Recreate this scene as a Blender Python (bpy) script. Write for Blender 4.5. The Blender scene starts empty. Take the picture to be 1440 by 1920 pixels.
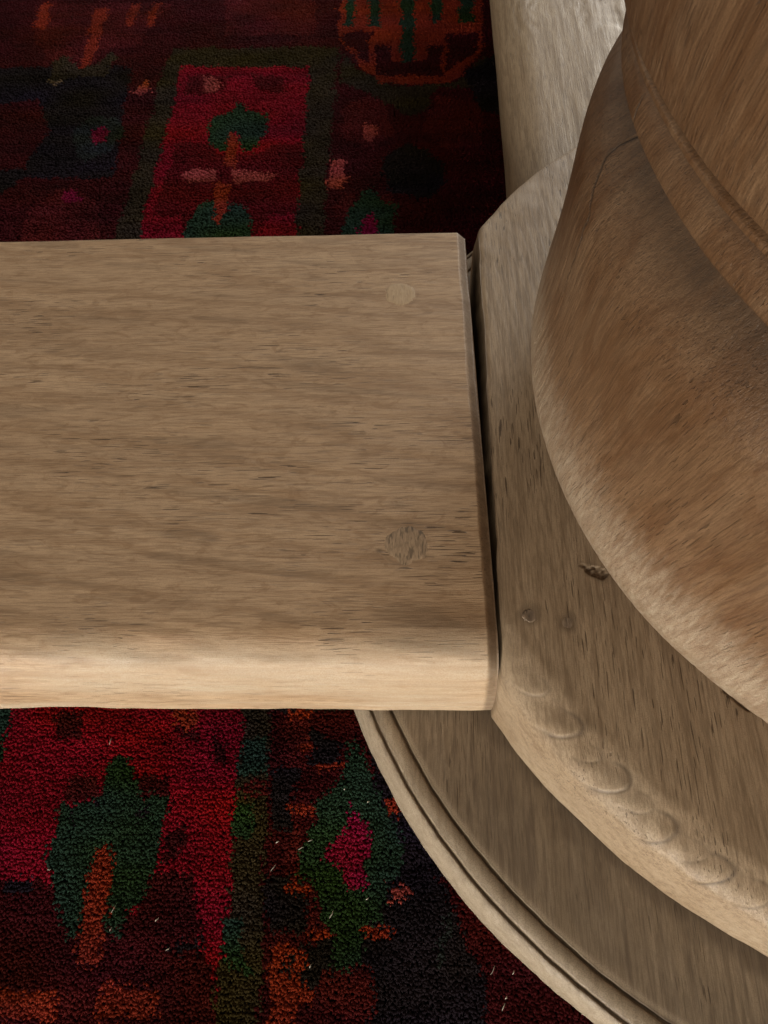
import bpy, math, random
import numpy as np
from mathutils import Matrix, Vector

random.seed(4)
rng = np.random.default_rng(11)
sc = bpy.context.scene
col = sc.collection

# ------------------------------------------------------------------ camera
cam_data = bpy.data.cameras.new('camera')
cam = bpy.data.objects.new('camera', cam_data)
col.objects.link(cam)
right, up, fwd = (Vector((0.99907288, 0.01523072, -0.04026662)),
                  Vector((0.00517364, 0.88607172, 0.46351930)),
                  Vector((-0.04273885, 0.46329789, -0.88517143)))
rot = Matrix((right, up, -fwd)).transposed()
cam.matrix_world = Matrix.Translation((0, 0, 0.29)) @ rot.to_4x4()
cam_data.sensor_fit = 'VERTICAL'
cam_data.sensor_height = 24.0
cam_data.lens = 24.0 * 1451.4 / 1920.0
cam_data.clip_start = 0.004
cam_data.clip_end = 100.0
cam_data.dof.use_dof = True
cam_data.dof.focus_distance = 0.225
cam_data.dof.aperture_fstop = 50.0
sc.camera = cam

# ------------------------------------------------------------------ world, lamps, exposure
world = bpy.data.worlds.new('World')
sc.world = world
world.use_nodes = True
wb = world.node_tree.nodes['Background']
wb.inputs['Color'].default_value = (1.0, 0.88, 0.72, 1)
wb.inputs['Strength'].default_value = 0.36
sc.view_settings.view_transform = 'Standard'
sc.view_settings.look = 'None'
sc.view_settings.exposure = 0.2
sc.view_settings.gamma = 1.0


def area_lamp(name, loc, target, sx, sy, power, color):
    d = bpy.data.lights.new(name, 'AREA')
    d.shape = 'RECTANGLE'
    d.size, d.size_y = sx, sy
    d.energy = power
    d.color = color
    o = bpy.data.objects.new(name, d)
    col.objects.link(o)
    o.location = loc
    o.rotation_euler = (Vector(target) - Vector(loc)).to_track_quat('-Z', 'Y').to_euler()
    return o


# daylight: a window in front of the table, one far behind it; an added narrow lamp brightens the rim and low sides
area_lamp('front_window_light', (-0.45, -1.9, 0.55), (0.05, 0.1, 0.06), 1.2, 0.4, 40.0, (1.0, 0.92, 0.79))
area_lamp('back_window_light', (0.9, 2.0, 0.62), (0.15, 0.6, 0.07), 0.7, 0.6, 30.0, (1.0, 0.97, 0.90))
shaft = area_lamp('added_low_beam', (-0.50, -1.02, 0.085), (0.06, 0.06, 0.062), 1.5, 0.075, 0.27, (1.0, 0.96, 0.89))
shaft.data.spread = math.radians(9)


# ------------------------------------------------------------------ noise and mesh helpers
def vnoise(x, y, z, seed=0):
    xi, yi, zi = np.floor(x).astype(np.int64), np.floor(y).astype(np.int64), np.floor(z).astype(np.int64)
    fx, fy, fz = x - xi, y - yi, z - zi
    fx, fy, fz = [f * f * f * (f * (f * 6 - 15) + 10) for f in (fx, fy, fz)]

    def h(a, b, c):
        n = (a * 374761393 + b * 668265263 + c * 2147483647 + seed * 974711) & 0xffffffff
        n = ((n ^ (n >> 13)) * 1274126177) & 0xffffffff
        return ((n ^ (n >> 16)) & 0xffff) / 32767.5 - 1.0
    r = 0
    for dx in (0, 1):
        wx = fx if dx else 1 - fx
        for dy in (0, 1):
            wy = fy if dy else 1 - fy
            for dz in (0, 1):
                wz = fz if dz else 1 - fz
                r = r + wx * wy * wz * h(xi + dx, yi + dy, zi + dz)
    return r


def fbm(x, y, z, octs=3, seed=0):
    r, a = 0, 1.0
    for k in range(octs):
        r = r + a * vnoise(x, y, z, seed + k)
        x, y, z, a = x * 2.03 + 7.1, y * 2.03 + 3.7, z * 2.03 + 1.3, a * 0.5
    return r


def pchip(xs, ys, xq):
    xs, ys = np.asarray(xs, float), np.asarray(ys, float)
    h = np.diff(xs)
    d = np.diff(ys) / h
    m = np.zeros(len(xs))
    m[0], m[-1] = d[0], d[-1]
    for i in range(1, len(xs) - 1):
        if d[i - 1] * d[i] > 0:
            w1, w2 = 2 * h[i] + h[i - 1], h[i] + 2 * h[i - 1]
            m[i] = (w1 + w2) / (w1 / d[i - 1] + w2 / d[i])
    i = np.clip(np.searchsorted(xs, xq) - 1, 0, len(xs) - 2)
    t = (xq - xs[i]) / h[i]
    return ((2 * t**3 - 3 * t**2 + 1) * ys[i] + (t**3 - 2 * t**2 + t) * h[i] * m[i]
            + (-2 * t**3 + 3 * t**2) * ys[i + 1] + (t**3 - t**2) * h[i] * m[i + 1])


def sstep(a, b, x):
    t = np.clip((x - a) / (b - a), 0, 1)
    return t * t * (3 - 2 * t)


def raw_mesh(name, verts, faces_idx, loop_start, smooth=True):
    me = bpy.data.meshes.new(name)
    me.vertices.add(len(verts))
    me.vertices.foreach_set('co', np.ascontiguousarray(verts, dtype=np.float32).ravel())
    me.loops.add(len(faces_idx))
    me.loops.foreach_set('vertex_index', faces_idx.astype(np.int32))
    me.polygons.add(len(loop_start))
    me.polygons.foreach_set('loop_start', loop_start.astype(np.int32))
    me.update(calc_edges=True)
    me.validate()
    me.polygons.foreach_set('use_smooth', np.full(len(me.polygons), smooth))
    return me


def grid_mesh(name, P, wrap_u=False, wrap_v=False, caps=False):
    """P: (nu, nv, 3) grid of points -> quad mesh."""
    nu, nv = P.shape[:2]
    iu = np.arange(nu if wrap_u else nu - 1)
    iv = np.arange(nv if wrap_v else nv - 1)
    A, B = np.meshgrid(iu, iv, indexing='ij')
    A2, B2 = (A + 1) % nu, (B + 1) % nv
    q = np.stack([A * nv + B, A2 * nv + B, A2 * nv + B2, A * nv + B2], -1).reshape(-1, 4)
    idx = q.ravel()
    starts = np.arange(len(q)) * 4
    if caps:   # close both ends of the u direction (each end is a ring of nv points)
        c0 = np.arange(nv)[::-1]
        c1 = (nu - 1) * nv + np.arange(nv)
        starts = np.concatenate([starts, [len(idx), len(idx) + nv]])
        idx = np.concatenate([idx, c0, c1])
    return raw_mesh(name, P.reshape(-1, 3), idx, starts)


def link(name, me, mat, parent=None, base=(0, 0, 0)):
    me.name = name
    o = bpy.data.objects.new(name, me)
    col.objects.link(o)
    if mat:
        me.materials.append(mat)
    if parent:
        o.parent = parent
        o.matrix_parent_inverse = Matrix.Translation(-parent.location)
    return o


# ------------------------------------------------------------------ materials
class N:
    """tiny node-tree builder"""
    def __init__(self, name):
        self.m = bpy.data.materials.new(name)
        self.m.use_nodes = True
        self.t = self.m.node_tree
        self.b = self.t.nodes['Principled BSDF']
        self.src = self.t.nodes.new('ShaderNodeTexCoord').outputs['Object']

    def set(self, node, key, v):
        if isinstance(v, bpy.types.NodeSocket):
            self.t.links.new(v, node.inputs[key])
        else:
            node.inputs[key].default_value = v

    def coords(self, scale, rot=(0, 0, 0)):
        n = self.t.nodes.new('ShaderNodeMapping')
        self.set(n, 'Vector', self.src)
        n.inputs['Scale'].default_value = scale
        n.inputs['Rotation'].default_value = rot
        return n.outputs[0]

    def noise(self, vec, scale=1.0, detail=3, rough=0.5, dist=0.0):
        n = self.t.nodes.new('ShaderNodeTexNoise')
        self.set(n, 'Vector', vec)
        for k, v in (('Scale', scale), ('Detail', detail), ('Roughness', rough), ('Distortion', dist)):
            self.set(n, k, v)
        return n.outputs['Fac']

    def wave(self, vec, scale, dist, detail, dscale):
        n = self.t.nodes.new('ShaderNodeTexWave')
        self.set(n, 'Vector', vec)
        n.wave_type = 'BANDS'
        n.bands_direction = 'DIAGONAL'
        for k, v in (('Scale', scale), ('Distortion', dist), ('Detail', detail), ('Detail Scale', dscale), ('Detail Roughness', 0.6)):
            self.set(n, k, v)
        return n.outputs['Fac']

    def ramp(self, v, stops, interp='LINEAR'):
        n = self.t.nodes.new('ShaderNodeValToRGB')
        self.set(n, 0, v)
        e = n.color_ramp.elements
        n.color_ramp.interpolation = interp
        while len(e) < len(stops):
            e.new(0.5)
        for el, (p, c) in zip(e, stops):
            el.position = p
            el.color = (c, c, c, 1) if isinstance(c, (int, float)) else (*c, 1)
        return n.outputs[0]

    def mix(self, f, a, b, mode='MIX'):
        n = self.t.nodes.new('ShaderNodeMix')
        n.data_type = 'RGBA'
        n.blend_type = mode
        for i, v in ((0, f), (6, a), (7, b)):
            if isinstance(v, tuple) and len(v) == 3:
                v = (*v, 1)
            self.set(n, i, v)
        return n.outputs[2]

    def math(self, op, a, b=0.0, c=0.0):
        n = self.t.nodes.new('ShaderNodeMath')
        n.operation = op
        self.set(n, 0, a)
        self.set(n, 1, b)
        self.set(n, 2, c)
        return n.outputs[0]

    def attr(self, name, out='Fac'):
        n = self.t.nodes.new('ShaderNodeAttribute')
        n.attribute_name = name
        return n.outputs[out]

    def bump(self, h, dist, strength=1.0, normal=None):
        n = self.t.nodes.new('ShaderNodeBump')
        self.set(n, 'Height', h)
        self.set(n, 'Distance', dist)
        self.set(n, 'Strength', strength)
        if normal:
            self.set(n, 'Normal', normal)
        return n.outputs[0]


def oak(name, axis, light, mid, dark, rot=(0, 0, 0), figure=0.5, pores=1.0, rough=0.55, spec=0.4,
        bump=1.0, blotch=0.0, blotch_col=(0.2, 0.09, 0.035), turned=False, line=1.0):
    """Oak with its grain along one axis: tone bands, fine fibre, thin dark open pores, wavy ray figure."""
    k = N(name)
    if turned:      # turned work: grain laid round the stem
        k.src = k.attr('grain', 'Vector')

    def sc3(cross, along):
        v = [cross] * 3
        v[axis] = along
        return tuple(v)
    bands = k.noise(k.coords(sc3(34, 6), rot), 1.0, 3, 0.55, 0.5)
    lines = k.noise(k.coords(sc3(520, 26), rot), 1.0, 3, 0.6, 0.25)
    fibre = k.noise(k.coords(sc3(2100, 130), rot), 1.0, 2, 0.65, 0.1)
    poren = k.noise(k.coords(sc3(2500, 120), rot), 1.0, 0, 0.5, 0.15)
    area = k.noise(k.coords(sc3(44, 20), rot), 1.0, 2, 0.5, 0.6)
    fleck = k.noise(k.coords(sc3(170, 62), rot), 1.0, 4, 0.6, 2.4)
    fine = k.noise(k.coords((3300, 3300, 3300)), 1.0, 2, 0.75)
    c = k.mix(k.ramp(bands, [(0.32, 0.0), (0.68, 1.0)]), mid, light)
    c = k.mix(k.ramp(lines, [(0.50, 0.0), (0.62, 0.42 * line)]), c, dark)
    rings = k.wave(k.coords(sc3(50, 8), rot), 1.0, 9.0, 4, 1.2)
    c = k.mix(k.math('MULTIPLY', k.ramp(rings, [(0.55, 0.0), (0.97, 1.0)]), 0.42 * figure), c, dark)
    c = k.mix(k.math('MULTIPLY', k.ramp(fleck, [(0.53, 0.0), (0.64, 1.0)]), 0.50 * figure), c, dark)
    c = k.mix(k.math('MULTIPLY', k.ramp(fleck, [(0.34, 1.0), (0.44, 0.0)]), 0.35 * figure), c, light)
    if blotch > 0:
        bl = k.noise(k.coords(sc3(62, 26), rot), 1.0, 5, 0.66, 0.9)
        c = k.mix(k.math('MULTIPLY', k.ramp(bl, [(0.46, 0.0), (0.62, 1.0)]), blotch), c, blotch_col)
    c = k.mix(k.ramp(fibre, [(0.42, 0.34), (0.53, 0.0)]), c, tuple(0.55 * v for v in dark))
    pm = k.math('MULTIPLY', k.ramp(poren, [(0.715, 0.0), (0.74, 1.0)]), k.ramp(area, [(0.44, 0.0), (0.58, 1.0)]))
    pm = k.math('MULTIPLY', pm, min(1.0, pores))
    c = k.mix(k.math('MULTIPLY', pm, 0.85), c, (0.035, 0.018, 0.008))
    wear_and_highlight = k.attr('wear_and_highlight')
    pale = k.mix(k.ramp(lines, [(0.42, 0.0), (0.7, 0.30)]), WORN_AND_LIT, mid)
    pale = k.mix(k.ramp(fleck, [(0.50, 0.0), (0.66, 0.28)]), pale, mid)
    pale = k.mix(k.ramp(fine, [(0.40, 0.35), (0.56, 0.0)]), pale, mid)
    c = k.mix(wear_and_highlight, c, pale)
    c = k.mix(k.attr('stain_and_shade'), c, (0.055, 0.035, 0.022))
    c = k.mix(k.ramp(fine, [(0.36, 0.40), (0.54, 0.0)]), c, dark)
    k.set(k.b, 'Base Color', c)
    k.set(k.b, 'Roughness', k.ramp(lines, [(0.3, rough - 0.07), (0.7, rough + 0.13)]))
    k.set(k.b, 'Specular IOR Level', spec)
    h = k.math('ADD', k.math('MULTIPLY', fibre, 0.45), k.math('MULTIPLY', lines, -0.28 * line))
    h = k.math('SUBTRACT', h, k.math('MULTIPLY', pm, 1.0))
    h = k.math('MULTIPLY', h, k.math('SUBTRACT', 1.0, k.math('MULTIPLY', wear_and_highlight, 0.6)))
    h = k.math('ADD', h, k.math('MULTIPLY', fine, 0.28))
    k.set(k.b, 'Normal', k.bump(h, 0.00026 * bump))
    return k.m


WORN_AND_LIT = (0.45, 0.375, 0.28)
oak_rail = oak('oak_of_the_rail', 0, (0.48, 0.335, 0.208), (0.415, 0.28, 0.168), (0.25, 0.148, 0.077), rot=(0, 0, 0.03),
               figure=1.0, pores=1.0, line=0.8)
oak_block = oak('oak_of_the_base_block', 1, (0.38, 0.285, 0.188), (0.32, 0.232, 0.148), (0.18, 0.120, 0.070),
                rot=(0, 0, -0.14), figure=0.5, pores=0.9, line=1.3, bump=0.6)
oak_plinth = oak('oak_of_the_plinth', 1, (0.315, 0.248, 0.175), (0.24, 0.183, 0.123), (0.13, 0.092, 0.060), rot=(0, 0, 0.05),
                 figure=0.4, pores=0.7, line=1.4, bump=0.55)
oak_leg = oak('oak_of_the_turned_leg', 2, (0.275, 0.172, 0.098), (0.20, 0.113, 0.058), (0.10, 0.048, 0.021), figure=0.3, line=0.8,
              pores=0.6, rough=0.42, spec=0.5, bump=1.3, blotch=0.75, blotch_col=(0.135, 0.062, 0.025), turned=True)
oak_board = oak('oak_of_the_far_board', 1, (0.40, 0.31, 0.205), (0.345, 0.255, 0.16), (0.21, 0.145, 0.085), figure=0.6, pores=0.4, line=1.3)

# ------------------------------------------------------------------ attributes on dense meshes
def set_attr(me, name, vals):
    a = me.attributes.new(name, 'FLOAT', 'POINT')
    v = np.zeros(len(me.vertices), dtype=np.float32)
    v[:len(vals)] = vals
    a.data.foreach_set('value', v)


AX, AY = 0.1729, 0.1507            # axis of the turned leg

# ------------------------------------------------------------------ floor under the rug
def floor_material():
    k = N('dark_floor_boards')
    n = k.noise(k.coords((3, 40, 40)), 1.0, 4, 0.6, 0.4)
    k.set(k.b, 'Base Color', k.ramp(n, [(0.3, (0.05, 0.03, 0.018)), (0.7, (0.10, 0.06, 0.035))]))
    k.set(k.b, 'Roughness', 0.6)
    return k.m


fx = np.linspace(-6, 6, 13)
FX, FY = np.meshgrid(fx, fx, indexing='ij')
fl = link('floor', grid_mesh('floor', np.stack([FX, FY, np.full(FX.shape, -0.010)], -1)), floor_material())
fl['kind'] = 'structure'

# ------------------------------------------------------------------ the table
table = bpy.data.objects.new('trestle_table', None)
col.objects.link(table)
table.location = (AX, AY, 0)
table['label'] = 'old oak table with bulbous turned leg, round moulded foot and pegged rails on red rug'
table['category'] = 'table'

# --- turned leg -----------------------------------------------------------------------------
LZ = [0.0690, 0.0780, 0.0860, 0.0950, 0.1050, 0.1180, 0.1290, 0.1400, 0.1520, 0.1610, 0.1680, 0.1735, 0.1790, 0.1815, 0.1840, 0.1872,
      0.1910, 0.1945, 0.1964, 0.1982, 0.1990, 0.2008, 0.2036, 0.2250, 0.2450, 0.2650, 0.2850, 0.3100, 0.3350, 0.3600, 0.4000, 0.46, 0.50, 0.56, 0.62, 0.66]
LR = [0.1190, 0.1295, 0.1347, 0.1367, 0.1361, 0.1350, 0.1343, 0.1340, 0.1338, 0.1328, 0.1300, 0.1255, 0.1218, 0.1224, 0.1262, 0.1294,
      0.1284, 0.1264, 0.1270, 0.1309, 0.1309, 0.1288, 0.1331, 0.1345, 0.1290, 0.1180, 0.1090, 0.1130, 0.1400, 0.1520, 0.1480, 0.110, 0.062, 0.056, 0.062, 0.08]  # unseen neck and flare above the bulb, shaped to shade it
CRACK = [(181.6, 0.120), (181.8, 0.134), (182.5, 0.1440), (183.1, 0.1519), (182.6, 0.1617), (180.4, 0.1649), (179.4, 0.1673), (178.2, 0.1693),
         (178.1, 0.1722), (178.6, 0.1745), (181.0, 0.1800), (184.0, 0.1868), (183.7, 0.1890), (183.2, 0.1920)]


def leg_part(name, z0, z1, rows, parent, cracked=True, top=False):
    z = np.linspace(z0, z1, rows) if z1 < 0.3 else np.concatenate([np.linspace(z0, 0.212, 110)[:-1], np.linspace(0.212, z1, rows)])
    R0 = pchip(LZ, LR, z)
    # columns: fine round the crack, medium on the face towards the room, coarser behind
    th = np.concatenate([np.arange(172, 188, 0.045), np.arange(188, 262, 0.16), np.arange(262, 500, 1.0), np.arange(140, 172, 0.2)])
    th = np.radians(np.sort(th % 360))
    T, Z = np.meshgrid(th, z, indexing='ij')
    R = np.repeat(R0[None, :], len(th), 0)
    X, Y = np.cos(T), np.sin(T)
    d = 0.0003 * fbm(X * 4, Y * 4, Z * 12, 2, 5)                                    # hand turning, old shrinkage
    d += 0.00004 * fbm((0.132 * T - 0.17 * Z) * 900, R * 90, Z * 45, 3, 9)                        # raised fibre
    pit = fbm((0.132 * T - 0.17 * Z) * 520, R * 200, Z * 150, 3, 21)
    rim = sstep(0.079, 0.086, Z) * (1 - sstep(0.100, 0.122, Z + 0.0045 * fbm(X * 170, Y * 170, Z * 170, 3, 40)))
    d -= 0.00012 * rim * np.maximum(pit - 0.35, 0)                                    # torn end grain round the lower rim
    if cracked:
        cz = np.array([c[1] for c in CRACK])
        ct = np.radians(np.array([c[0] for c in CRACK]))
        tc = np.interp(Z, cz, ct) + 0.003 * fbm(Z * 350, Z * 0, Z * 0, 3, 3)
        w = (0.00014 + 0.00014 * sstep(0.145, 0.166, Z) * (1 - sstep(0.176, 0.186, Z)))
        dist = np.abs(T - tc) * R
        live = sstep(0.126, 0.142, Z) * (1 - sstep(0.1905, 0.1925, Z))
        crk = live * np.exp(-(dist / w) ** 2)
        d -= 0.0004 * crk
    R = R + d
    P = np.stack([AX + R * np.cos(T), AY + R * np.sin(T), Z], -1)
    me = grid_mesh(name, P, wrap_u=True)
    rim_highlight = 0.78 * rim * (0.8 + 0.35 * fbm(X * 260, Y * 260, Z * 260, 3, 77))  # rim highlight painted in as a paler colour, over dry wood
    set_attr(me, 'wear_and_highlight', np.clip(rim_highlight, 0, 1).ravel())
    st = 0.95 * np.exp(-((Z - 0.1775) / 0.0062) ** 2) * (0.78 + 0.22 * fbm(X * 60, Y * 60, Z * 200, 3, 8))      # shade of the grooves painted in as dark bands
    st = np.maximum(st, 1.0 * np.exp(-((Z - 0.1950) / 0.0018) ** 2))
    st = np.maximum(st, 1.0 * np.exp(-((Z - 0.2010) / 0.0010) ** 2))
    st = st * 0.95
    if cracked:
        st = np.maximum(st, live * np.exp(-(dist / (2.6 * w)) ** 4))          # dirt in the crack
    set_attr(me, 'stain_and_shade', np.clip(st, 0, 1).ravel())
    ga = me.attributes.new('grain', 'FLOAT_VECTOR', 'POINT')
    G = np.stack([0.132 * T - 0.17 * Z, (R - 0.13) * 0.6, Z], -1)
    ga.data.foreach_set('vector', np.ascontiguousarray(G, dtype=np.float32).ravel())
    return link(name, me, oak_leg, parent)


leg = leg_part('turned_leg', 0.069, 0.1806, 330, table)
leg['label'] = 'bulbous red-brown turned leg with a vertical crack'
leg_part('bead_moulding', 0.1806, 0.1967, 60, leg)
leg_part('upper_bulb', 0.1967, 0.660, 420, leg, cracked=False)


# --- base block: a thick disc, flattened where the rail meets it ---------------------------
def base_block():
    th = np.radians(np.concatenate([np.arange(100, 262, 0.11), np.arange(262, 460, 1.0)]))
    prof = [(0.060, 0.0712), (0.120, 0.0712), (0.150, 0.0711), (0.1615, 0.0707), (0.1660, 0.0698), (0.1700, 0.0684), (0.1728, 0.0664), (0.1738, 0.0650),
            (0.1748, 0.0615), (0.1760, 0.0500), (0.1764, 0.0405), (0.1755, 0.0375), (0.1700, 0.0372)]
    prof = np.array(prof)
    s = np.concatenate([[0], np.cumsum(np.hypot(*np.diff(prof, axis=0).T))])
    q = np.concatenate([np.linspace(0, s[1], 6)[:-1], np.linspace(s[1], s[-1], 210)])
    R0, Z0 = pchip(s, prof[:, 0], q), pchip(s, prof[:, 1], q)
    T, R = np.meshgrid(th, R0, indexing='ij')
    crisp = prof.copy()
    crisp[3:8, 1] = (0.0711, 0.0710, 0.0709, 0.0703, 0.0680)
    Z0c = pchip(s, crisp[:, 1], q)
    g = 1 - sstep(0.085, 0.13, AY + 0.17 * np.sin(T))
    Z = Z0[None, :] * g + Z0c[None, :] * (1 - g)
    # flat on the left where the rail end sits
    cosf = np.maximum(-np.cos(T), 1e-3)
    flat = 0.1483 / cosf
    flat = flat + 0.0016 * (1 - sstep(0.061, 0.0705, Z)) + 0.0005 * fbm(T * 14, Z * 50, T * 0, 2, 4)
    kk = 0.0007
    hh = np.clip(0.5 + 0.5 * (flat - R) / kk, 0, 1)
    Rn = flat * (1 - hh) + R * hh - kk * hh * (1 - hh)
    cut = sstep(-0.0005, 0.0025, R - flat)
    Zn = Z - 0.0004 * np.exp(-((R - flat) / 0.001) ** 2) * (R < flat + 0.001)
    X, Y = AX + Rn * np.cos(T), AY + Rn * np.sin(T)
    # growth rings of the plank: straight on the top, turning into scallops on the rounded edge
    xr = (X - AX) * math.cos(0.16) + (Y - AY) * math.sin(0.16)
    yr = -(X - AX) * math.sin(0.16) + (Y - AY) * math.cos(0.16)
    wob = fbm(xr * 60, yr * 9, Z * 60, 3, 31)
    drop = np.clip(0.0709 - Zn, 0, 0.007)
    phi = (xr + 2.2 * drop + 0.0016 * wob)

    def saw(p, per):
        f = (p / per) % 1.0
        return np.where(f < 0.90, f / 0.90, (1 - f) / 0.10)
    edge = sstep(0.1600, 0.1635, R) * (1 - sstep(0.1738, 0.1752, R)) * (1 - cut) * (1 - sstep(0.075, 0.12, Y))
    amp = 0.5 + 0.5 * vnoise(np.floor(phi / 0.0235) * 3.7, T * 0, T * 0, 8)
    # carver's scoops along the bevel: overlapping tongues, each ending in a small crisp step
    relief = np.zeros(R.shape)
    ring = np.zeros(R.shape)
    arc = np.degrees(T) % 360
    for a_end, r_end, size, hgt in ((214.6, 0.1672, 0.8, 0.6), (219.1, 0.1676, 1.0, 0.9), (222.0, 0.1682, 0.7, 0.45), (225.3, 0.1680, 1.05, 1.0), (227.9, 0.1684, 0.7, 0.5),
                                    (231.0, 0.1692, 1.0, 1.0), (233.9, 0.1690, 0.75, 0.5), (236.2, 0.1697, 1.0, 1.0), (239.6, 0.1694, 0.9, 0.7), (243.5, 0.1696, 1.0, 0.9),
                                    (247.6, 0.1694, 0.9, 0.8), (252.0, 0.1696, 1.0, 0.9), (256.5, 0.1694, 0.95, 0.8)):
        sx = np.radians(arc - a_end) * 0.168                       # along the edge, 0 at the tip
        ty = R - r_end + 0.0012 + 0.35 * sx
        w = 0.0052 * size
        sx = sx + 0.0009 * vnoise(X * 150, Y * 150, T * 0, 19)
        e = 0.06 * fbm(X * 180, Y * 180, T * 0, 2, 46) + np.sqrt((np.maximum(sx + w, 0) / w) ** 2 + (ty / (0.0038 * size)) ** 2)
        lead = sstep(-4.2 * w, -0.2 * w, sx)
        hk = 0.00045 * hgt * lead * (1 - sstep(0.82, 1.10, e)) * sstep(-0.0042 * size, 0.0012, ty)
        relief = np.maximum(relief, hk)
        side = sstep(-1.8 * w, -0.6 * w, sx)
        ring = np.maximum(np.where(e < 0.93, ring * (1 - 0.9 * side * hgt), ring), hgt * side * np.exp(-((e - 1.05) / 0.14) ** 2))
    relief = relief * edge + edge * 0.00006 * fbm(X * 220, Y * 220, Z * 220, 3, 45)
    ring = 0.7 * ring * edge  # shade of each step, with some dirt, painted as a dark crescent
    topm = (1 - sstep(0.158, 0.1625, R))
    calm = sstep(0.0022, 0.006, np.hypot(X - 0.0333, Y - 0.0799)) * sstep(0.0022, 0.006, np.hypot(X - 0.0442, Y - 0.0776))
    relief += calm * topm * (0.00005 * (saw(phi, 0.0031) - 0.5) + 0.0007 * fbm(X * 28, Y * 16, Z * 0, 2, 12) * 0.35)
    # knot hole and torn chip close to the leg, two small sunk plugs
    cx, cy = X - 0.0545, Y - 0.0937
    e = np.sqrt((cx / 0.0042) ** 2 + ((cy + 0.35 * cx) / 0.0022) ** 2) + 0.25 * fbm(X * 500, Y * 500, Z * 0, 3, 61)
    relief -= topm * 0.0007 * (1 - sstep(0.75, 1.0, e)) * (0.6 + 0.5 * fbm(X * 900, Y * 900, Z * 0, 2, 62))
    stain_and_shade = 0.45 * (1 - sstep(0.6, 1.7, e)) * topm
    for px, py, pr in ((0.0333, 0.0799, 0.0024), (0.0442, 0.0776, 0.0021)):
        r = np.hypot(X - px, Y - py)
        relief -= topm * 0.00002 * (1 - sstep(pr * 0.8, pr * 1.1, r))
        stain_and_shade = np.maximum(stain_and_shade, topm * 0.5 * (1 - sstep(pr * 0.7, pr * 2.1, r + 0.0004 * fbm(X * 400, Y * 400, Z * 0, 2, 5))))
    # narrow drying check beside the foot of the leg
    a, b = np.array((0.0853, 0.0576)), np.array((0.0912, 0.0520))
    t = np.clip(((X - a[0]) * (b - a)[0] + (Y - a[1]) * (b - a)[1]) / ((b - a) @ (b - a)), 0, 1)
    dl = np.hypot(X - a[0] - t * (b - a)[0], Y - a[1] - t * (b - a)[1])
    relief -= topm * 0.0006 * np.exp(-(dl / 0.00020) ** 2)
    stain_and_shade = np.maximum(stain_and_shade, topm * 0.9 * np.exp(-(dl / 0.0003) ** 2))
    relief += 0.0004 * fbm(X * 60, Y * 60, Z * 60, 3, 2) * sstep(0.15, 0.17, R)
    # push along an approximate outward normal of the profile
    dR, dZ = np.gradient(R0, q), np.gradient(Z0, q)
    nR, nZ = -dZ, dR
    ln = np.hypot(nR, nZ) + 1e-9
    nR, nZ = nR / ln, nZ / ln
    Rn = Rn + relief * nR[None, :] * (1 - cut)
    Zn = Zn + relief * nZ[None, :]
    P = np.stack([AX + Rn * np.cos(T), AY + Rn * np.sin(T), Zn], -1)
    me = grid_mesh('base_block', P[:, ::-1], wrap_u=True)
    fl = lambda A: np.ascontiguousarray(A[:, ::-1]).ravel()
    ring2 = (1 - sstep(0.1, 0.5, ((phi + 0.0007 * wob) / 0.0052) % 1.0)) * topm * 0.16 * sstep(-0.2, 0.5, vnoise(np.floor(phi / 0.0052) * 1.7, Y * 35, T * 0, 3))
    foot_dark = 0.45 * (1 - sstep(0.1215, 0.1265, R)) * topm  # darker ring on the block around the foot of the leg
    set_attr(me, 'stain_and_shade', fl(np.clip(np.maximum.reduce([stain_and_shade, ring, ring2, foot_dark]), 0, 1)))
    band = sstep(0.160, 0.168, R) * (1 - cut)
    set_attr(me, 'wear_and_highlight', fl(np.clip(band * (0.08 + 0.15 * fbm(X * 70, Y * 70, Z * 70, 2, 50)), 0, 1)))
    return me


block = link('base_block', base_block(), oak_block, table)


# --- plinth: the wide lower disc with a bead between two grooves ---------------------------
PX, PY = 0.155, 0.132


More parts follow.
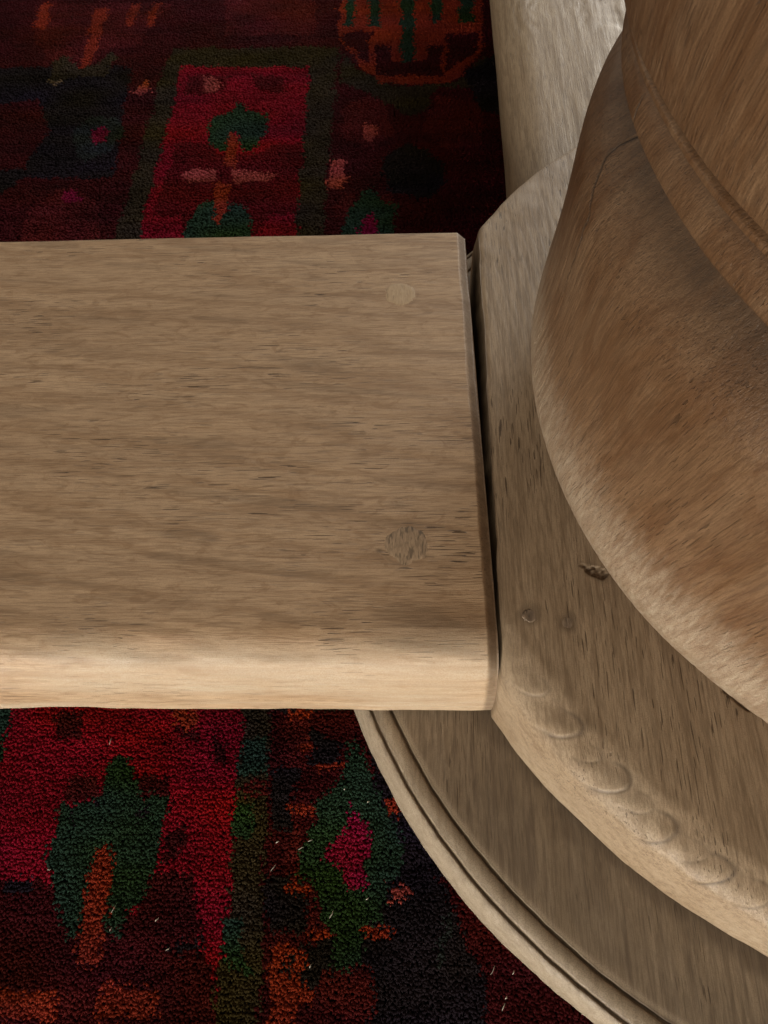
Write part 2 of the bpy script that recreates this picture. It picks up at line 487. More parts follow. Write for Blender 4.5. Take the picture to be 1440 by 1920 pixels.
def plinth_mesh():
    th = np.radians(np.concatenate([np.arange(150, 270, 0.14), np.arange(270, 510, 1.0)]))
    prof = np.array([(0.060, 0.0363), (0.150, 0.0363), (0.1720, 0.0361), (0.1783, 0.0360), (0.1787, 0.0351), (0.1792, 0.0350), (0.1797, 0.0360),
                     (0.1820, 0.0363), (0.1841, 0.0358), (0.1846, 0.0348), (0.1850, 0.0347), (0.1855, 0.0352),
                     (0.1876, 0.0330), (0.1893, 0.0285), (0.1899, 0.0220), (0.1895, 0.0120), (0.188, -0.004)])
    s = np.concatenate([[0], np.cumsum(np.hypot(*np.diff(prof, axis=0).T))])
    q = np.concatenate([np.linspace(0, s[1], 4)[:-1], np.linspace(s[1], s[2], 40)[:-1], np.linspace(s[2], s[12], 110)[:-1], np.linspace(s[12], s[-1], 40)])
    R0, Z0 = pchip(s, prof[:, 0], q), pchip(s, prof[:, 1], q)
    T, R = np.meshgrid(th, R0, indexing='ij')
    Z = np.repeat(Z0[None, :], len(th), 0)
    X, Y = PX + R * np.cos(T), PY + R * np.sin(T)
    R = R + 0.0005 * fbm(X * 25, Y * 25, Z * 20, 3, 71) * sstep(0.16, 0.178, R) + 0.00016 * fbm(X * 300, Y * 300, Z * 300, 2, 72) * sstep(0.17, 0.178, R)
    Z = Z + 0.0005 * fbm(X * 30, Y * 12, Z * 0, 3, 73) + 0.00006 * fbm(X * 700, Y * 40, Z * 0, 2, 74)
    me = grid_mesh('plinth', np.stack([PX + R * np.cos(T), PY + R * np.sin(T), Z], -1)[:, ::-1], wrap_u=True)
    fl = lambda A: np.ascontiguousarray(A[:, ::-1]).ravel()
    g = np.exp(-((R - 0.17895) / 0.0004) ** 2) + np.exp(-((R - 0.1848) / 0.0004) ** 2)
    # dirt swept against the foot of the block
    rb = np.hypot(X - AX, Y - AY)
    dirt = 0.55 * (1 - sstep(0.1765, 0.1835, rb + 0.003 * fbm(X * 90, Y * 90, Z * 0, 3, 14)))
    patch = 0.42 * sstep(0.1, 0.9, fbm(X * 35, Y * 20, Z * 0, 3, 16)) * (1 - sstep(0.172, 0.178, R))
    set_attr(me, 'stain_and_shade', fl(np.clip(np.maximum.reduce([g * 0.7, dirt, patch]), 0, 1)))
    set_attr(me, 'wear_and_highlight', fl(np.clip(0.55 * sstep(0.1855, 0.1875, R) + 0.75 * np.exp(-((R - 0.182) / 0.0019) ** 2) + 0.6 * np.exp(-((R - 0.1775) / 0.0009) ** 2), 0, 1)))
    return me


plinth = link('plinth', plinth_mesh(), oak_plinth, table)


# --- rail that runs to the left -------------------------------------------------------------
PEGS = [(-0.0058, 0.2035, 0.0064, 0.0056), (-0.0035, 0.1015, 0.0072, 0.0068)]


def rail_mesh():
    YF, YN, ZT, ZB = 0.2357, 0.0657, 0.0743, 0.0385
    sec = [(YF - 0.004, ZB), (YF, ZB + 0.002), (YF, 0.055), (YF + 0.0002, ZT - 0.0014), (YF - 0.0014, ZT)]
    top = [(y, ZT) for y in np.linspace(YF - 0.002, YN + 0.009, 380)]
    near = [(YN + 0.0065, ZT - 0.0004), (YN + 0.0035, ZT - 0.0014), (YN + 0.001, ZT - 0.0030), (YN - 0.0012, ZT - 0.0056), (YN - 0.0032, ZT - 0.0096),
            (YN - 0.0048, ZT - 0.0150), (YN - 0.0058, ZT - 0.0210), (YN - 0.0065, ZT - 0.0280), (YN - 0.0068, ZB + 0.0015), (YN - 0.0055, ZB), (YN + 0.02, ZB)]
    ny = np.array([top[-1]] + near)
    s = np.concatenate([[0], np.cumsum(np.hypot(*np.diff(ny, axis=0).T))])
    q = np.linspace(0, s[-3], 110)[1:]
    nearf = list(zip(pchip(s, ny[:, 0], q), pchip(s, ny[:, 1], q))) + [tuple(ny[-2]), tuple(ny[-1])]
    sec = np.array(sec + top + nearf)
    XE = 0.0184
    xs = np.concatenate([np.linspace(-1.15, -0.18, 60)[:-1], np.linspace(-0.18, -0.03, 240)[:-1], np.linspace(-0.03, XE - 0.001, 130)[:-1], np.linspace(XE - 0.001, XE + 0.0030, 16)])
    Xg, Yg = np.meshgrid(xs, sec[:, 0], indexing='ij')
    Zg = np.repeat(sec[None, :, 1], len(xs), 0)
    onr = sstep(YN - 0.02, YN + 0.012, Yg)
    topm = sstep(0.068, 0.0735, Zg)
    d = 0.00030 * fbm(Xg * 14, Yg * 40, Zg * 40, 3, 90) * topm
    # cupped ripples of the ray figure
    wv = fbm(Xg * 45 + 0.8 * vnoise(Xg * 20, Yg * 20, Zg * 0, 6), Yg * 190 + 30 * Xg, Zg * 0, 3, 91)
    figm = sstep(-0.2, 0.5, fbm(Xg * 11, Yg * 16, Zg * 0, 2, 92) + 0.9 - np.abs(Yg - 0.135) * 16)
    d += 0.00009 * wv * figm * topm
    near_peg = 1.0
    for px, py, rx, ry in PEGS:
        near_peg = near_peg * sstep(0.95, 1.7, np.hypot((Xg - px) / rx, (Yg - py) / ry))
    d = d * near_peg
    # open pores
    po = vnoise(Xg * 150, Yg * 1500 + 60 * Xg, Zg * 0, 93)
    d -= 0.00010 * near_peg * sstep(0.72, 0.9, po) * sstep(-0.1, 0.5, fbm(Xg * 25, Yg * 25, Zg * 0, 2, 94) + 0.6 - np.abs(Yg - 0.10) * 9) * topm
    for px, py, rx, ry in PEGS:
        r = np.hypot((Xg - px) / rx, (Yg - py) / ry)
        d -= 0.00001 * (1 - sstep(0.90, 1.0, r)) * topm
    Zg = Zg + d
    # worn, uneven front arris
    arr = 1 - sstep(YN - 0.001, YN + 0.013, Yg)
    wav = fbm(Xg * 26, Zg * 30, Xg * 0, 3, 95)
    Zg = Zg - 0.0011 * (0.4 + wav) * arr * topm
    Yg = Yg + 0.0005 * wav * arr + 0.00015 * fbm(Xg * 60, Zg * 500, Xg * 0, 2, 96) * arr
    # bevelled end next to the block
    e = np.clip((Xg - (XE - 0.0004 + 0.0003 * fbm(Yg * 120, Yg * 0, Yg * 0, 2, 97))) / 0.0029, 0, 1)
    Zg = Zg - sstep(0.044, 0.066, Zg) * 0.0030 * e ** 1.1
    Xg = Xg + (0.15 - Yg) * 0.026 * sstep(-0.03, XE, Xg)
    P = np.stack([Xg, Yg, Zg], -1)
    me = grid_mesh('rail', P, wrap_v=True, caps=True)
    me.flip_normals()
    st = np.zeros(Xg.shape)
    for px, py, rx, ry in PEGS:
        r = np.hypot((Xg - px) / rx, (Yg - py) / ry)
        st = np.maximum(st, 0.16 * np.exp(-((r - 1.02) / 0.06) ** 2) * topm * sstep(-0.6, 0.6, fbm(Xg * 300, Yg * 300, Zg * 0, 2, 33)))
    st = np.maximum(st, 0.8 * np.exp(-(((Xg + 0.0116) / 0.0012) ** 2 + ((Yg - 0.0995) / 0.0008) ** 2)) * topm)
    st = np.maximum(st, 0.22 * sstep(0.55, 0.8, vnoise(Xg * 28, Yg * 260 + 30 * Xg, Zg * 0, 98)) * topm)
    st = np.maximum(st, 0.60 * sstep(XE - 0.0008, XE + 0.0008, Xg - (0.15 - Yg) * 0.026))
    set_attr(me, 'stain_and_shade', st.ravel())
    wr = (1 - sstep(YN - 0.001, YN + 0.0105, Yg + 0.003 * wav)) * (0.48 + 0.42 * fbm(Xg * 24, Zg * 120, Xg * 0, 3, 99))  # front edge: brightness painted into the colour, together with wear
    set_attr(me, 'wear_and_highlight', np.clip(wr, 0, 1).ravel())
    return me


rail = link('rail', rail_mesh(), oak_rail, table)
rail['label'] = 'flat pegged oak rail running to the left with a worn front edge coloured as lit'


def end_grain(name, c1, c2, fleck=0.75, lo=0.58):
    k = N(name)
    n = k.noise(k.coords((900, 260, 900)), 1.0, 3, 0.65, 0.3)
    sp = k.noise(k.coords((1700, 330, 1700)), 1.0, 1, 0.5)
    c = k.mix(k.ramp(n, [(0.38, 0.0), (0.62, 1.0)]), c1, c2)
    c = k.mix(k.ramp(sp, [(lo, 0.0), (lo + 0.12, fleck)]), c, tuple(0.28 * v for v in c1))
    k.set(k.b, 'Base Color', c)
    k.set(k.b, 'Roughness', 0.7)
    k.set(k.b, 'Normal', k.bump(k.math('SUBTRACT', n, k.math('MULTIPLY', sp, 0.6)), 0.0002))
    return k.m


def peg_mesh(px, py, rx, ry, ztop, deep, dome, seed, uneven=0.06, rough=0.00012):
    t = np.linspace(0, 2 * math.pi, 48, endpoint=False)
    rows = []
    for f, z in ((1.0, -deep), (1.0, -0.0004), (0.985, -0.0001), (0.93, dome * 0.5), (0.75, dome * 0.8), (0.5, dome), (0.25, dome), (0.02, dome)):
        w = f * (1 + uneven * fbm(np.cos(t) * 2, np.sin(t) * 2, t * 0, 2, seed))
        rows.append(np.stack([px + rx * w * np.cos(t), py + ry * w * np.sin(t), ztop + z + rough * fbm(np.cos(t) * f * 5, np.sin(t) * f * 5, t * 0, 2, seed + 3)], -1))
    return grid_mesh('peg', np.stack(rows, 0)[:, ::-1].transpose(0, 1, 2), wrap_v=True)


pale_end = end_grain('pale_end_grain', (0.385, 0.272, 0.163), (0.46, 0.335, 0.208), 0.35, 0.62)
dark_end = end_grain('grey_end_grain', (0.24, 0.165, 0.10), (0.36, 0.25, 0.155), 0.65, 0.54)
plug_end = end_grain('dark_plug', (0.14, 0.10, 0.068), (0.23, 0.165, 0.11), 0.6, 0.56)
for (px, py, rx, ry), m, lab, sd in ((PEGS[0], pale_end, 'smooth pale round peg', 1), (PEGS[1], dark_end, 'rough grey-brown peg of open end grain', 6)):
    p = link('peg', peg_mesh(px, py, rx * 0.985, ry * 0.985, 0.07425, 0.012, 0.00012, sd, 0.10 if sd == 1 else 0.13, 0.00005), m, rail)
    p['label'] = lab
for px, py, pr, sd in ((0.0333, 0.0799, 0.0024, 3), (0.0442, 0.0776, 0.0021, 9)):
    link('plug', peg_mesh(px, py, pr * 0.95, pr * 0.95, 0.07104 if px > 0.04 else 0.07090, 0.008, 0.00007, sd, 0.09, 0.0), plug_end, block)


# --- board running away behind the leg ------------------------------------------------------
def far_board():
    X0, X1, ZT, ZB = 0.0412, 0.3050, 0.0620, 0.0385
    sec = [(X0 + 0.004, ZB), (X0, ZB + 0.003)] + [(X0, z) for z in np.linspace(ZB + 0.005, ZT - 0.0135, 6)]
    for a in np.linspace(0, math.pi / 2, 26):
        sec.append((X0 + 0.017 - 0.017 * math.cos(a), ZT - 0.013 + 0.013 * math.sin(a)))
    sec += [(x, ZT) for x in np.linspace(X0 + 0.018, X1 - 0.004, 170)]
    sec += [(X1, ZT - 0.004), (X1, ZB + 0.003), (X1 - 0.003, ZB)]
    sec = np.array(sec)
    v = np.concatenate([np.linspace(0, 0.35, 260)[:-1], np.linspace(0.35, 1.0, 60)])
    Xg, V = np.meshgrid(sec[:, 0], v, indexing='ij')
    Zg = np.repeat(sec[:, 1][:, None], len(v), 1)
    u = np.clip(Xg - AX, -0.174, 0.174)
    ystart = AY + np.sqrt(np.maximum(0.1768 ** 2 - u ** 2, 0))
    Yg = ystart + V * (1.25 - ystart)
    top = sstep(0.052, 0.061, Zg)
    d = 0.0012 * fbm(Xg * 22, Yg * 9, Zg * 0, 2, 111)
    dent = fbm(Xg * 95 + 6 * vnoise(Xg * 30, Yg * 30, Zg * 0, 4), Yg * 60, Zg * 0, 3, 112)
    d -= 0.0007 * sstep(0.15, 1.0, dent) * sstep(-0.1, 0.6, fbm(Xg * 16, Yg * 12, Zg * 0, 2, 113) + 0.15)
    d += 0.00012 * fbm(Xg * 160, Yg * 22, Zg * 0, 3, 114)
    e = np.clip(1 - V * (1.25 - ystart) / 0.003, 0, 1)
    Zg = Zg + d * top - top * 0.0018 * e ** 2
    Xg = Xg + 0.0008 * fbm(Yg * 14, Zg * 40, Yg * 0, 2, 115) * (1 - sstep(X0 + 0.01, X0 + 0.02, Xg))
    P = np.stack([Xg, Yg, Zg], -1)
    me = grid_mesh('rail', P.transpose(1, 0, 2), wrap_v=True, caps=True)
    set_attr(me, 'stain_and_shade', np.zeros(1))
    set_attr(me, 'wear_and_highlight', np.zeros(1))
    return me


b2 = link('rail', far_board(), oak_board, table)
b2['label'] = 'pale grey rail with shallow dents running away behind the leg'

# --- the top the leg carries ----------------------------------------------------------------
tp = []
for x in np.linspace(-1.7, 0.55, 8):
    tp.append([(x, -0.27, 0.665), (x, -0.285, 0.68), (x, -0.28, 0.705), (x, -0.265, 0.71), (x, 0.565, 0.71), (x, 0.58, 0.705), (x, 0.585, 0.68), (x, 0.57, 0.665)])
tt = link('tabletop', grid_mesh('tabletop', np.array(tp), wrap_v=True, caps=True), oak_rail, table)
set_attr(tt.data, 'stain_and_shade', np.zeros(1))
set_attr(tt.data, 'wear_and_highlight', np.zeros(1))
tt.data.polygons.foreach_set('use_smooth', np.zeros(len(tt.data.polygons), bool))

# ------------------------------------------------------------------ the rug
COL = {'r': (0.37, 0.007, 0.026), 'd': (0.085, 0.008, 0.010), 'k': (0.022, 0.018, 0.024), 'o': (0.40, 0.055, 0.022), 'g': (0.030, 0.085, 0.045),
       'v': (0.060, 0.052, 0.025), 'm': (0.33, 0.008, 0.075), 'b': (0.15, 0.018, 0.018), 'p': (0.55, 0.12, 0.085), 'c': (0.30, 0.25, 0.15),
       'n': (0.030, 0.045, 0.045), 'e': (0.17, 0.005, 0.010)}
PATTERN = """
d -308,577 64,554 49,300 -235,307
d -158,568 -59,562 -56,476 -149,480
b -128,566 -63,562 -63,490 -120,493
v -150,481 -47,476 -49,302 -159,305 -156,379 -155,452
r -143,462 -64,458 -63,303 -146,305
e -137,454 -112,452 -115,435 -138,435
e -99,453 -78,449 -77,435 -94,435
p -127,450 -122,451 -116,442 -122,435 -127,438
e -136,391 -118,391 -111,380 -89,379 -81,389 -64,389 -64,332 -79,330 -83,315 -120,316 -128,332 -141,332
g -104,426 -96,416 -86,413 -85,403 -87,391 -93,382 -97,384 -102,400 -106,398 -106,382 -112,383 -119,394 -121,403 -119,414 -110,417
o -106,400 -101,396 -100,369 -106,370 -108,388
p -130,364 -124,368 -111,367 -110,358 -122,358 -129,361
p -102,367 -85,366 -76,362 -84,356 -101,357
g -116,340 -109,343 -105,331 -101,333 -100,342 -93,337 -87,326 -86,303 -123,304 -123,326
o -110,356 -102,356 -102,335 -104,325 -108,329
d -47,476 59,471 49,300 -49,302
v -45,470 -20,439 23,437 41,463 52,452 32,433 13,434 7,415 -3,408 -15,420 -28,431 -44,441
o -49,561 45,555 41,466 21,438 -21,440 -42,473 -48,490
g -47,561 -40,560 -38,499 -44,499
g -29,560 -22,559 -21,496 -28,497
g -9,558 0,558 0,459 -8,459
g 12,557 19,557 18,500 11,500
g 30,556 39,555 37,497 28,498
d -46,492 -28,491 -27,460 -33,465 -45,483
d -24,477 -15,477 -14,461 7,460 7,476 16,475 16,445 -23,447
d 19,488 39,487 38,469 19,450
b -28,431 -18,421 -12,392 -23,383 -39,389 -43,417
b 13,429 38,418 37,381 15,382 4,396
p -30,402 -24,403 -22,395 -25,388 -29,393
k -19,374 -3,386 14,373 18,356 6,340 -15,347
k 29,448 54,468 51,408 37,413
p -48,373 -41,373 -38,363 -36,359 -40,352 -47,349 -48,356 -45,360
b -40,345 -33,345 -34,329 -43,329 -42,335
b -21,345 -13,344 -12,328 -15,334
g -26,351 -21,343 -11,334 -12,320 -9,301 -42,302 -39,317 -35,333 -30,343
m -25,331 -19,320 -18,301 -32,302 -31,319
k -279,468 -173,463 -173,422 -168,362 -220,364 -243,335
d -268,426 -227,435 -214,405 -222,373 -251,365
b -250,536 -160,530 -173,485 -194,483 -203,462 -229,471 -245,500
o -248,536 -241,535 -239,505 -246,506
o -211,527 -202,527 -200,498 -209,498
o -187,532 -181,532 -181,505 -186,505
o -172,531 -167,531 -167,504 -172,505
o -206,501 -200,500 -202,462 -209,462
v -227,471 -220,476 -208,462 -196,467 -190,480 -185,472 -191,454 -223,452
c -226,452 -223,454 -221,451 -216,453 -214,451 -220,448
n -201,402 -194,413 -188,417 -176,415 -167,401 -175,385 -186,376 -193,381
m -190,401 -185,409 -178,402 -180,395 -185,391
b -212,307 -211,338 -197,355 -188,354 -174,345 -164,305
m -196,353 -189,354 -183,345 -193,345
p -171,437 -164,450 -159,439 -165,434
k -179,84 83,85 66,-39 -144,-43
r -158,84 -67,84 -65,45 -64,10 -65,-21 -63,-40 -144,-42 -159,11 -155,54
g -179,84 -158,84 -152,50 -166,35
d -137,66 -125,67 -125,57 -136,57
o -94,69 -83,69 -83,62 -88,61 -92,64
d -92,61 -81,61 -81,57 -87,58
d -76,59 -71,57 -69,49 -72,48
b -127,41 -123,46 -116,43 -113,37 -127,35
d -102,45 -91,44 -89,32 -103,35
d -88,25 -81,28 -84,18 -89,13
d -159,10 -131,11 -122,3 -97,-1 -91,12 -77,12 -75,-1 -72,-4 -69,-13 -65,-21 -63,-40 -144,-42
k -143,10 -133,11 -132,7 -143,6
k -82,-8 -70,-8 -70,-11 -81,-11
g -109,53 -105,49 -102,41 -99,36 -95,38 -90,36 -90,29 -90,18 -91,12 -94,5 -98,1 -100,-3 -101,-8 -104,-7 -105,-2 -105,3 -106,11 -106,18 -108,21 -112,21 -114,13 -114,1 -114,-6 -118,-6 -123,3 -127,11 -129,16 -128,22 -129,30 -128,35 -124,33 -121,35 -113,37 -114,46
k -124,34 -121,28 -123,27
k -99,33 -96,32 -99,28
k -114,36 -113,33 -115,33
o -112,21 -107,21 -105,11 -105,3 -106,-5 -106,-15 -113,-15 -114,-6 -114,5 -114,15
o -141,-22 -118,-22 -117,-30 -141,-30
o -103,-21 -83,-21 -84,-29 -103,-30
b -116,-22 -106,-22 -105,-29 -116,-30
v -67,84 -56,84 -54,45 -53,10 -51,-40 -63,-40 -65,-21 -64,10 -65,45
g -65,58 -56,58 -54,45 -65,45
g -66,-1 -60,-1 -58,-13 -55,-15 -55,-18 -65,-13
b -62,42 -52,43 -52,37 -61,38
g -66,36 -58,34 -58,24 -66,25
d -55,68 -17,68 -14,-39 -51,-40 -53,10
k -53,47 -43,47 -44,26 -52,27
k -53,12 -41,12 -37,4 -38,-4 -51,-4
k -42,64 -28,55 -31,47 -40,49
b -50,67 -40,67 -39,54 -41,47 -48,47
o -44,56 -39,57 -40,53 -43,53
o -49,69 -40,69 -39,66 -47,65
o -39,48 -28,49 -28,46 -39,46
o -45,35 -35,35 -35,33 -40,32 -44,32
b -45,32 -42,32 -41,9 -43,11
o -44,10 -37,9 -37,6 -44,7
b -38,4 -35,4 -35,-2 -38,-2
o -38,-4 -29,-4 -30,-7 -37,-6
k -17,8 -5,13 11,5 19,-12 20,-39 -18,-39 -17,-6
d 6,13 72,4 67,-38 22,-39 19,-12 11,5
k -31,-7 -17,-6 -17,-12 -25,-20 -42,-20 -46,-8
n 8,3 11,0 9,-12 6,-15
g -26,56 -19,56 -18,45 -13,40 -10,33 -6,26 -5,19 -6,13 -12,9 -12,0 -17,-3 -18,-14 -25,-15 -29,-13 -28,-5 -33,0 -35,9 -41,12 -41,19 -39,24 -36,29 -35,38 -28,43
m -23,35 -20,31 -18,26 -16,21 -17,17 -19,12 -22,8 -25,11 -26,15 -32,19 -29,25 -26,28
o -11,38 -7,39 -5,33 -9,32 -11,36
p -11,9 -5,10 -1,8 -6,5 -11,6
o -18,-3 -7,-2 -8,-6 -18,-6
o -49,-8 -44,-7 -38,-9 -37,-14 -39,-17 -33,-20 -33,-24 -38,-26 -39,-30 -48,-32 -48,-25 -49,-17
k -44,-11 -41,-11 -42,-17 -44,-16
b -32,-15 -15,-15 -15,-27 -31,-27
"""


def in_poly(x, y, pts):
    r = np.zeros(x.shape, bool)
    n = len(pts)
    for i in range(n):
        (x0, y0), (x1, y1) = pts[i], pts[i - 1]
        if y0 == y1:
            continue
        r ^= ((y0 > y) != (y1 > y)) & (x < (x1 - x0) * (y - y0) / (y1 - y0) + x0)
    return r


def rug_colour(x, y):
    """knot colours of the woven design; x, y in mm on the rug."""
    c = np.tile(np.array(COL['d']), (len(x), 1))
    for line in PATTERN.strip().splitlines():
        k, *ps = line.split()
        pts = [tuple(float(v) for v in p.split(',')) for p in ps]
        xs, ys = [p[0] for p in pts], [p[1] for p in pts]
        m = np.where((x > min(xs)) & (x < max(xs)) & (y > min(ys)) & (y < max(ys)))[0]
        if len(m):
            c[m[in_poly(x[m], y[m], pts)]] = COL[k]
    return c


def tufts(x, y, r, h):
    n = len(x)
    a0 = rng.uniform(0, 2 * math.pi, n)
    lean = np.stack([rng.normal(0, 0.35, n), rng.normal(-0.35, 0.3, n)], -1) * r[:, None]
    V = np.zeros((n, 6, 3))
    for j in range(3):
        a = a0 + j * 2 * math.pi / 3
        V[:, j, 0], V[:, j, 1] = x + r * np.cos(a), y + r * np.sin(a)
        V[:, j + 3, 0] = x + lean[:, 0] + 0.85 * r * np.cos(a)
        V[:, j + 3, 1] = y + lean[:, 1] + 0.85 * r * np.sin(a)
        V[:, j + 3, 2] = h + rng.normal(0, 0.1, n) * r
    V[:, :3, 2] = -0.004
    base = np.arange(n)[:, None] * 6
    quads = np.array([0, 1, 4, 3, 1, 2, 5, 4, 2, 0, 3, 5])
    tri = np.array([3, 4, 5])
    idx = (base + np.concatenate([quads, tri])[None, :]).ravel()
    st = (np.arange(n)[:, None] * 15 + np.array([0, 4, 8, 12])[None, :]).ravel()
    return V.reshape(-1, 3), idx, st


def rug_grid(x0, x1, y0, y1, dx, dy):
    xs, ys = np.arange(x0, x1, dx), np.arange(y0, y1, dy)
    X, Y = np.meshgrid(xs, ys, indexing='ij')
    row = np.broadcast_to(np.arange(len(ys))[None, :], X.shape).ravel()
    X = X + rng.normal(0, dx * 0.24, X.shape)
    Y = Y + rng.normal(0, dy * 0.20, Y.shape)
    return X.ravel(), Y.ravel(), row


RX0, RX1, RY0, RY1 = -0.32, 0.13, -0.07, 0.60
zones = [rug_grid(RX0, RX1, RY0, 0.085, 0.00068, 0.00084), rug_grid(RX0, RX1, 0.085, 0.285, 0.0016, 0.0018), rug_grid(RX0, RX1, 0.285, RY1, 0.00098, 0.00112)]
size = np.concatenate([np.full(len(z[0]), s) for z, s in zip(zones, (0.00084, 0.0015, 0.00112))])
row = np.concatenate([zones[0][2], zones[1][2] + 400, zones[2][2] + 800])
x1_ = np.concatenate([z[0] for z in zones])
y1_ = np.concatenate([z[1] for z in zones])
keep = np.hypot(x1_ - PX, y1_ - PY) > 0.182
x1_, y1_, row, size = x1_[keep], y1_[keep], row[keep], size[keep]
jx, jy = rng.normal(0, 0.55, len(x1_)), rng.normal(0, 0.55, len(x1_))
wx = 1.3 * fbm(x1_ * 110, y1_ * 110, x1_ * 0, 2, 200)
wy = 1.3 * fbm(x1_ * 110, y1_ * 110, x1_ * 0, 2, 210)
c1 = rug_colour(np.round((x1_ * 1000 + wx) / 1.9) * 1.9 + jx, np.round((y1_ * 1000 + wy) / 1.9) * 1.9 + jy)
rowt = rng.normal(0, 1, row.max() + 1)[row]
v = 1 + 0.08 * rng.normal(size=len(x1_)) + 0.04 * rowt + 0.30 * fbm(x1_ * 45, y1_ * 90, x1_ * 0, 3, 220)
hue = fbm(x1_ * 30, y1_ * 60, x1_ * 0, 2, 230)
c1 = c1 * np.clip(v, 0.35, 1.9)[:, None]
c1[:, 2] *= 1 + 0.7 * np.clip(hue, -1, 1)
c1 = c1 * np.array([0.42, 0.34, 0.34]) + 0.002
h1 = 0.0006 + 0.00030 * fbm(x1_ * 60, y1_ * 60, x1_ * 0, 3, 240) + 0.00005 * rowt + rng.normal(0, 0.00008, len(x1_))
V1, I1, S1 = tufts(x1_, y1_, size * rng.uniform(0.85, 1.2, len(x1_)), h1)

x2_, y2_, row2 = rug_grid(-0.80, 0.85, -0.45, 1.25, 0.006, 0.006)
keep = ~((x2_ > RX0 - 0.003) & (x2_ < RX1 + 0.003) & (y2_ > RY0 - 0.003) & (y2_ < RY1 + 0.003)) & (np.hypot(x2_ - PX, y2_ - PY) > 0.182)
x2_, y2_ = x2_[keep], y2_[keep]
mx = ((x2_ * 1000 + 300) % 360) - 300
my = ((y2_ * 1000 + 40) % 580) - 40
c2 = rug_colour(mx, my) * np.clip(1 + 0.2 * rng.normal(size=len(x2_)), 0.4, 1.7)[:, None] * np.array([0.42, 0.34, 0.34]) + 0.002
V2, I2, S2 = tufts(x2_, y2_, np.full(len(x2_), 0.0048), 0.0006 + rng.normal(0, 0.0004, len(x2_)))

rug = bpy.data.objects.new('rug', None)
col.objects.link(rug)
rug['label'] = 'dark red pile rug with green leaf, diamond and stepped octagon panels under the table'
rug['category'] = 'rug'


def pile_material():
    k = N('dyed_wool_pile')
    c = k.attr('knot_colour', 'Color')
    k.set(k.b, 'Base Color', c)
    k.set(k.b, 'Roughness', 0.9)
    k.set(k.b, 'Specular IOR Level', 0.03)
    return k.m


V = np.concatenate([V1, V2])
I = np.concatenate([I1, I2 + len(V1)])
S = np.concatenate([S1, S2 + len(I1)])
me = raw_mesh('pile', V, I, S, smooth=True)
C = np.concatenate([np.repeat(c1, 6, 0), np.repeat(c2, 6, 0)])
at = me.color_attributes.new('knot_colour', 'FLOAT_COLOR', 'POINT')
at.data.foreach_set('color', np.ascontiguousarray(np.c_[np.clip(C, 0, 1), np.ones(len(C))], dtype=np.float32).ravel())
pile = link('pile', me, pile_material(), rug)
pile['kind'] = 'stuff'


def weave_material():
    k = N('dark_wool_weave')
    n = k.noise(k.coords((500, 500, 500)), 1.0, 2, 0.6)
    k.set(k.b, 'Base Color', k.ramp(n, [(0.3, (0.03, 0.008, 0.008)), (0.7, (0.08, 0.015, 0.014))]))
    k.set(k.b, 'Roughness', 0.95)
    return k.m


bx = np.array([[(-0.81, -0.46, -0.0095), (0.86, -0.46, -0.0095), (0.86, 1.26, -0.0095), (-0.81, 1.26, -0.0095)],
               [(-0.81, -0.46, -0.0030), (0.86, -0.46, -0.0030), (0.86, 1.26, -0.0030), (-0.81, 1.26, -0.0030)]])
link('backing', grid_mesh('backing', bx, wrap_v=True, caps=True), weave_material(), rug)
for p in bpy.data.objects['backing'].data.polygons:
    p.use_smooth = False

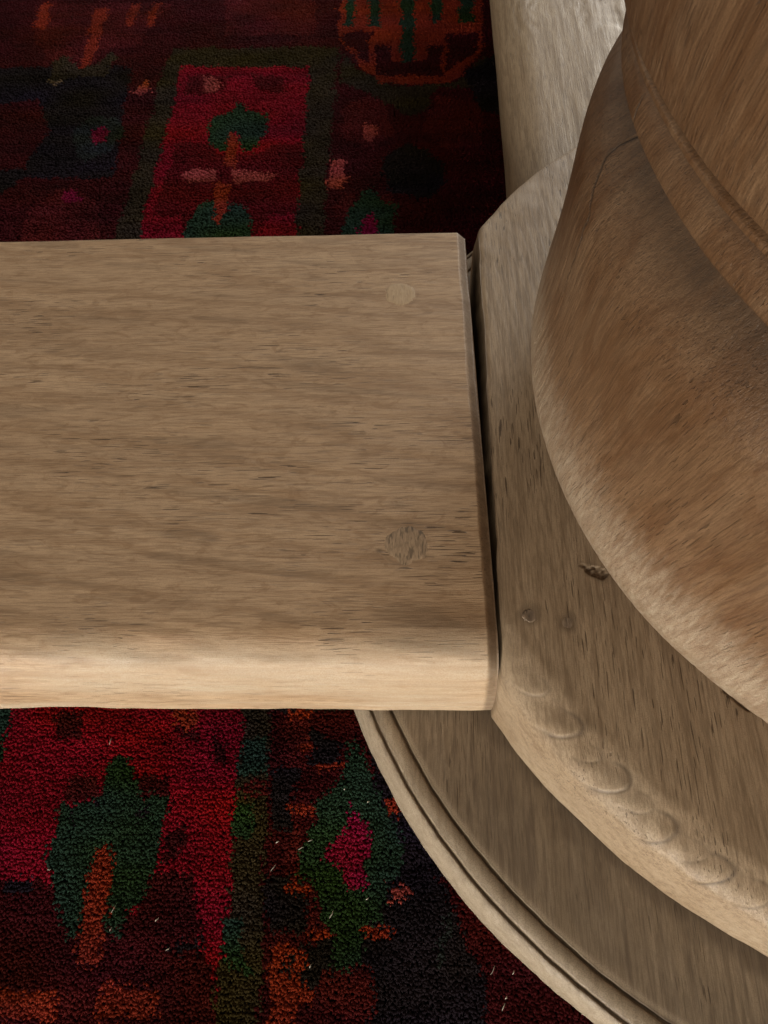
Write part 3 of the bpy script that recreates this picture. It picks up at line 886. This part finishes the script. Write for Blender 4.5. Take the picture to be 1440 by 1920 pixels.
# ------------------------------------------------------------------ pale lint caught in the pile
k = N('pale_lint')
k.set(k.b, 'Base Color', k.ramp(k.noise(k.coords((900, 900, 900)), 1.0, 2), [(0.3, (0.35, 0.32, 0.27)), (0.7, (0.62, 0.58, 0.5))]))
k.set(k.b, 'Roughness', 0.8)
lint_mat = k.m
LINT = [(-1136, 558, 20), (-1273, 126, 10), (-1024, -51, 14), (-874, -21, 12), (-824, -105, 14), (-1026, 8, 22), (-497, 141, 26), (-375, 229, 14), (-406, 204, 16),
        (-177, 357, 8), (-291, 3, 24), (-352, -145, 10), (-173, 52, 10), (234, -146, 22), (299, -151, 10), (-489, 223, 10), (-262, 399, 8), (262, -246, 20), (272, -220, 10)]
LINT_AT = ['on the red panel above the green leaf tip', 'at the left edge of the green leaf', 'near the lower tip of the right leaf lobe', 'on the maroon ground right of the leaf',
           'on the maroon ground, lower right of the leaf', 'thin, across the right leaf lobe beside the orange stem', 'long, on the dark strip left of the diamond motif',
           'uppermost on the green left of the magenta diamond', 'just below another, left of the magenta diamond', 'on the green above the right side of the magenta diamond',
           'long and upright, on the green below the magenta diamond', 'on the black patch right of the orange squiggle', 'on the green below the right side of the magenta diamond',
           'curled, on the maroon ground next to the plinth rim', 'short, nearest the plinth rim beside a curled one', 'short, on the dark strip above a longer fibre',
           'speck on the green straight above the magenta diamond', 'long, at the bottom of the photo near the plinth', 'short, above a longer one at the bottom near the plinth']
for i, (lx, ly, ln) in enumerate(LINT):
    L = ln * 0.00006
    a = rng.uniform(0.2, 1.4) if i not in (0,) else 1.4
    t = np.linspace(-1, 1, 9)
    cx = L * t * math.cos(a) + 0.25 * L * (t ** 2 - 0.5) * rng.uniform(-1, 1)
    cy = L * t * math.sin(a) + 0.25 * L * np.sin(t * 2.5) * rng.uniform(-1, 1)
    cz = 0.0004 * (1 - t ** 2) + rng.uniform(0, 0.0002)
    rr = (0.00009 + 0.00007 * rng.random()) * (1 - 0.7 * t ** 2) * (1.5 if ln <= 12 else 1.0)
    ang = np.linspace(0, 2 * math.pi, 6, endpoint=False)
    P = np.stack([cx[:, None] + rr[:, None] * np.cos(ang) * -math.sin(a), cy[:, None] + rr[:, None] * np.cos(ang) * math.cos(a), cz[:, None] + rr[:, None] * np.sin(ang)], -1)
    o = link('lint_fibre', grid_mesh('lint_fibre', P, wrap_v=True, caps=True), lint_mat)
    o.location = (lx * 0.0001, ly * 0.0001, 0.0016)
    o['label'] = 'pale lint fibre ' + LINT_AT[i]
    o['category'] = 'lint'
    o['group'] = 'lint fibres on the rug'
